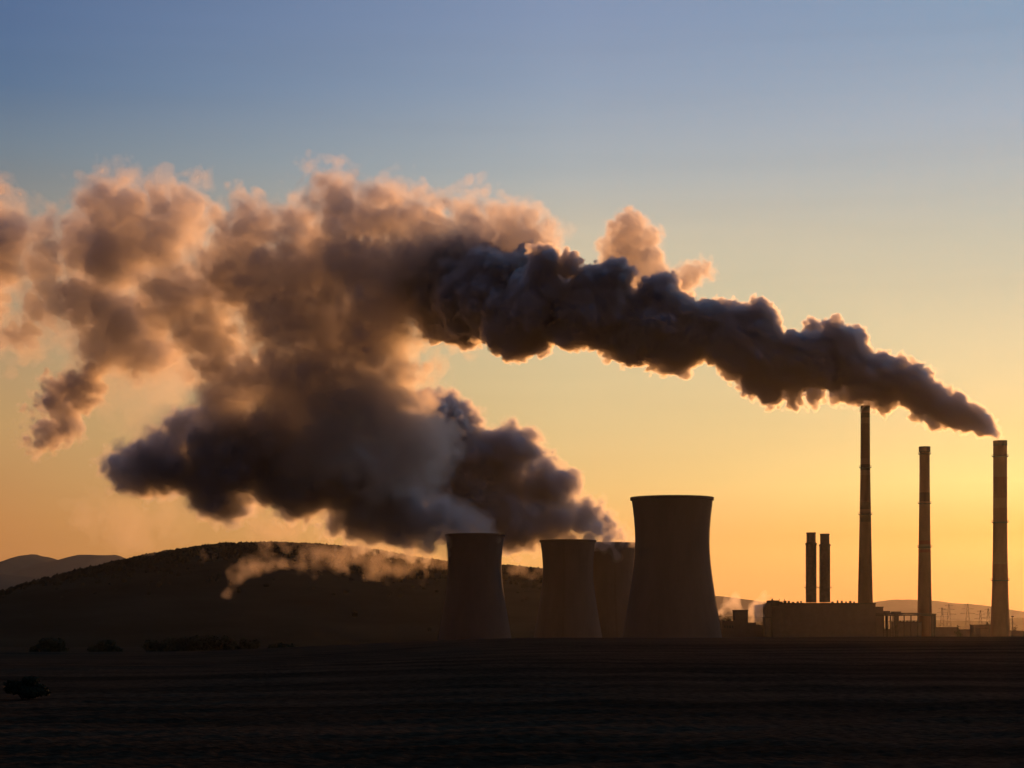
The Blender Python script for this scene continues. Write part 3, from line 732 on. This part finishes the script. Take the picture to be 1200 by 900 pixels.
# E: steam of the leftmost cooling tower, dark, lying low
mE0 = vol_mat('steam_edge', 0.025, (.985, .945, .89), .6, veil=.008)
mE1 = vol_mat('steam_body', 0.06, (.97, .96, .96), .55)
mE2 = vol_mat('steam_core', 0.22, (.95, .95, .965), .5)
rg = np.random.default_rng(55)
E_ = chain([(578, 625, 9, 1700), (560, 618, 20, 1700), (535, 608, 30, 1698), (508, 602, 34, 1695), (475, 595, 42, 1690), (440, 588, 48, 1685), (400, 574, 52, 1680), (360, 558, 56, 1675), (320, 542, 60, 1670),
            (280, 545, 60, 1665), (240, 548, 58, 1660), (205, 545, 52, 1655), (175, 542, 42, 1650), (152, 545, 28, 1648), (140, 548, 15, 1648)], rg, fill=.72)
E_ += blobs([(420, 545, 42), (452, 560, 40), (498, 612, 28), (475, 600, 34), (400, 530, 34), (432, 548, 30), (445, 562, 30), (415, 540, 30), (460, 575, 28), (150, 545, 24), (165, 540, 30), (180, 552, 34), (190, 530, 34), (460, 626, 22), (490, 630, 20), (420, 618, 22), (510, 626, 20), (545, 622, 18), (400, 612, 22), (556, 627, 18), (572, 628, 14), (538, 628, 16), (222, 510, 34), (255, 500, 34), (420, 615, 26), (445, 622, 22), (480, 632, 20), (500, 636, 18), (520, 632, 16), (270, 590, 26), (240, 592, 22)], 1690, rg, .2)
K1 = kids(E_, rg, 12, .25, .45); K2 = kids(K1, rg, 5, .3, .5, rmin=2.5)
plume('steam_plume', 'dark blue grey steam lying low and left from the leftmost cooling tower', E_+K1+K2, 1.3*QH,
      [(30, 6, False), (13, 4.5, True), (6, 2.5, True), (3.2, 1.2, True)], [(0, mE0), (3, mE1), (7, mE2)], 6, 'smoke and steam over the power station', [(at(560, 624, 1700), 14, 70)])
# G: steam of the middle towers, rising behind it
mG0 = vol_mat('rising_steam_edge', 0.016, (.985, .935, .865), .6, veil=.008)
mG1 = vol_mat('rising_steam_body', 0.05, (.97, .935, .9), .5)
rg = np.random.default_rng(56)
G_ = chain([(741, 633, 7, 1880), (728, 626, 15, 1878), (706, 614, 24, 1875), (682, 602, 32, 1870), (655, 590, 40, 1862), (625, 572, 48, 1855), (590, 553, 54, 1845), (556, 532, 58, 1835), (522, 512, 60, 1820), (490, 495, 60, 1800), (460, 465, 60, 1780)], rg, fill=.7)
G_ += blobs([(625, 606, 30), (655, 610, 26), (680, 614, 20), (700, 622, 15), (718, 628, 13), (732, 633, 9), (645, 634, 20), (620, 634, 20), (608, 636, 18), (688, 600, 20), (660, 570, 20), (612, 530, 26), (660, 626, 18), (625, 620, 22), (600, 622, 22), (545, 575, 44), (575, 600, 36), (510, 555, 44), (600, 595, 30), (540, 520, 34), (560, 530, 30), (530, 610, 26), (605, 625, 20), (668, 634, 18), (690, 632, 16), (650, 634, 16), (712, 634, 14), (640, 622, 24), (612, 620, 28), (590, 626, 22), (600, 535, 26), (620, 545, 18), (655, 580, 18), (680, 600, 14), (580, 522, 28), (545, 500, 30), (520, 480, 24)], 1830, rg, .3)
K1 = kids(G_, rg, 12, .25, .45); K2 = kids(K1, rg, 5, .3, .5, rmin=2.5)
plume('steam_plume', 'brown lit steam rising left from the pair of overlapping cooling towers', G_+K1+K2, 1.35*QH,
      [(30, 6, False), (13, 4.5, True), (6, 2.5, True), (3.2, 1.2, True)], [(0, mG0), (2.5, mG1), (6, mE2)], 7, 'smoke and steam over the power station', [(at(735, 634, 1880), 5, 60), (at(668, 632, 1810), 14, 50)])
# H: orange scraps before the hill
mH = vol_mat('glowing_wisp', 0.0030, (.99, .86, .7), .6, veil=.005)
def wisp(lst, D, label, seed, nm='steam_wisp', m=mH, h=1.3):
    rg = np.random.default_rng(seed+100)
    S = blobs(lst, D, rg, .4)
    return plume(nm, label, S+kids(S, rg, 8, .3, .55), h*QH, [(18, 7, False), (8, 5, False), (4, 2, False)], [(0, m), (2, m), (4, m), (6, m), (8, m), (10, m)], seed, 'smoke and steam over the power station')
wisp([(255, 664, 8), (266, 668, 11), (272, 674, 9), (285, 666, 9), (298, 660, 9), (308, 655, 7), (250, 658, 6), (268, 684, 6), (320, 650, 6)], 1750, 'small orange lit wisp of steam in front of the hill slope', 31)
wisp([(296, 600, 16), (305, 618, 18), (322, 622, 18), (340, 626, 18), (335, 645, 12), (352, 648, 12), (368, 648, 14), (385, 650, 14), (400, 652, 14), (412, 650, 12), (372, 664, 8), (318, 640, 10), (362, 632, 14), (310, 596, 14)], 1745, 'orange lit steam fringe on the hilltop under the dark steam', 32)
wisp([(425, 655, 12), (438, 660, 14), (452, 664, 14), (466, 664, 14), (480, 662, 13), (494, 660, 13), (506, 656, 13), (518, 660, 10), (448, 652, 12), (490, 650, 12)], 1745, 'orange lit steam scraps just left of the leftmost cooling tower', 33)
wisp([(598, 660, 6), (606, 664, 6), (616, 666, 5), (626, 662, 6), (630, 656, 6)], 1840, 'orange lit steam scrap between the leftmost and the middle tower', 34)
wisp([(856, 722, 3.5), (850, 724, 3), (858, 715, 3.5), (866, 712, 3)], 1500, 'little puff of lit steam left of the dark square block', 35, m=vol_mat('puff', .03, (.98, .92, .85), .6, veil=.006), h=.6)
wisp([(886, 728, 4.5), (885, 720, 5), (883, 712, 4), (890, 715, 4.5), (893, 722, 3.5), (897, 710, 3)], 1505, 'bright lit steam rising between the square block and the boiler hall', 36, m=vol_mat('puff_bright', .045, (.98, .92, .85), .6, veil=.006), h=.6)

# ------------------------------------------------------------------ haze
hz = vol_mat('haze_air', 0.52e-5, (1, .93, .86), .82)
mb = MB(); mb.box(-21000, 21000, -400, 21000, FLOOR_Z-3.5, 760)
tag(mb.build('haze', hz), kind='stuff')
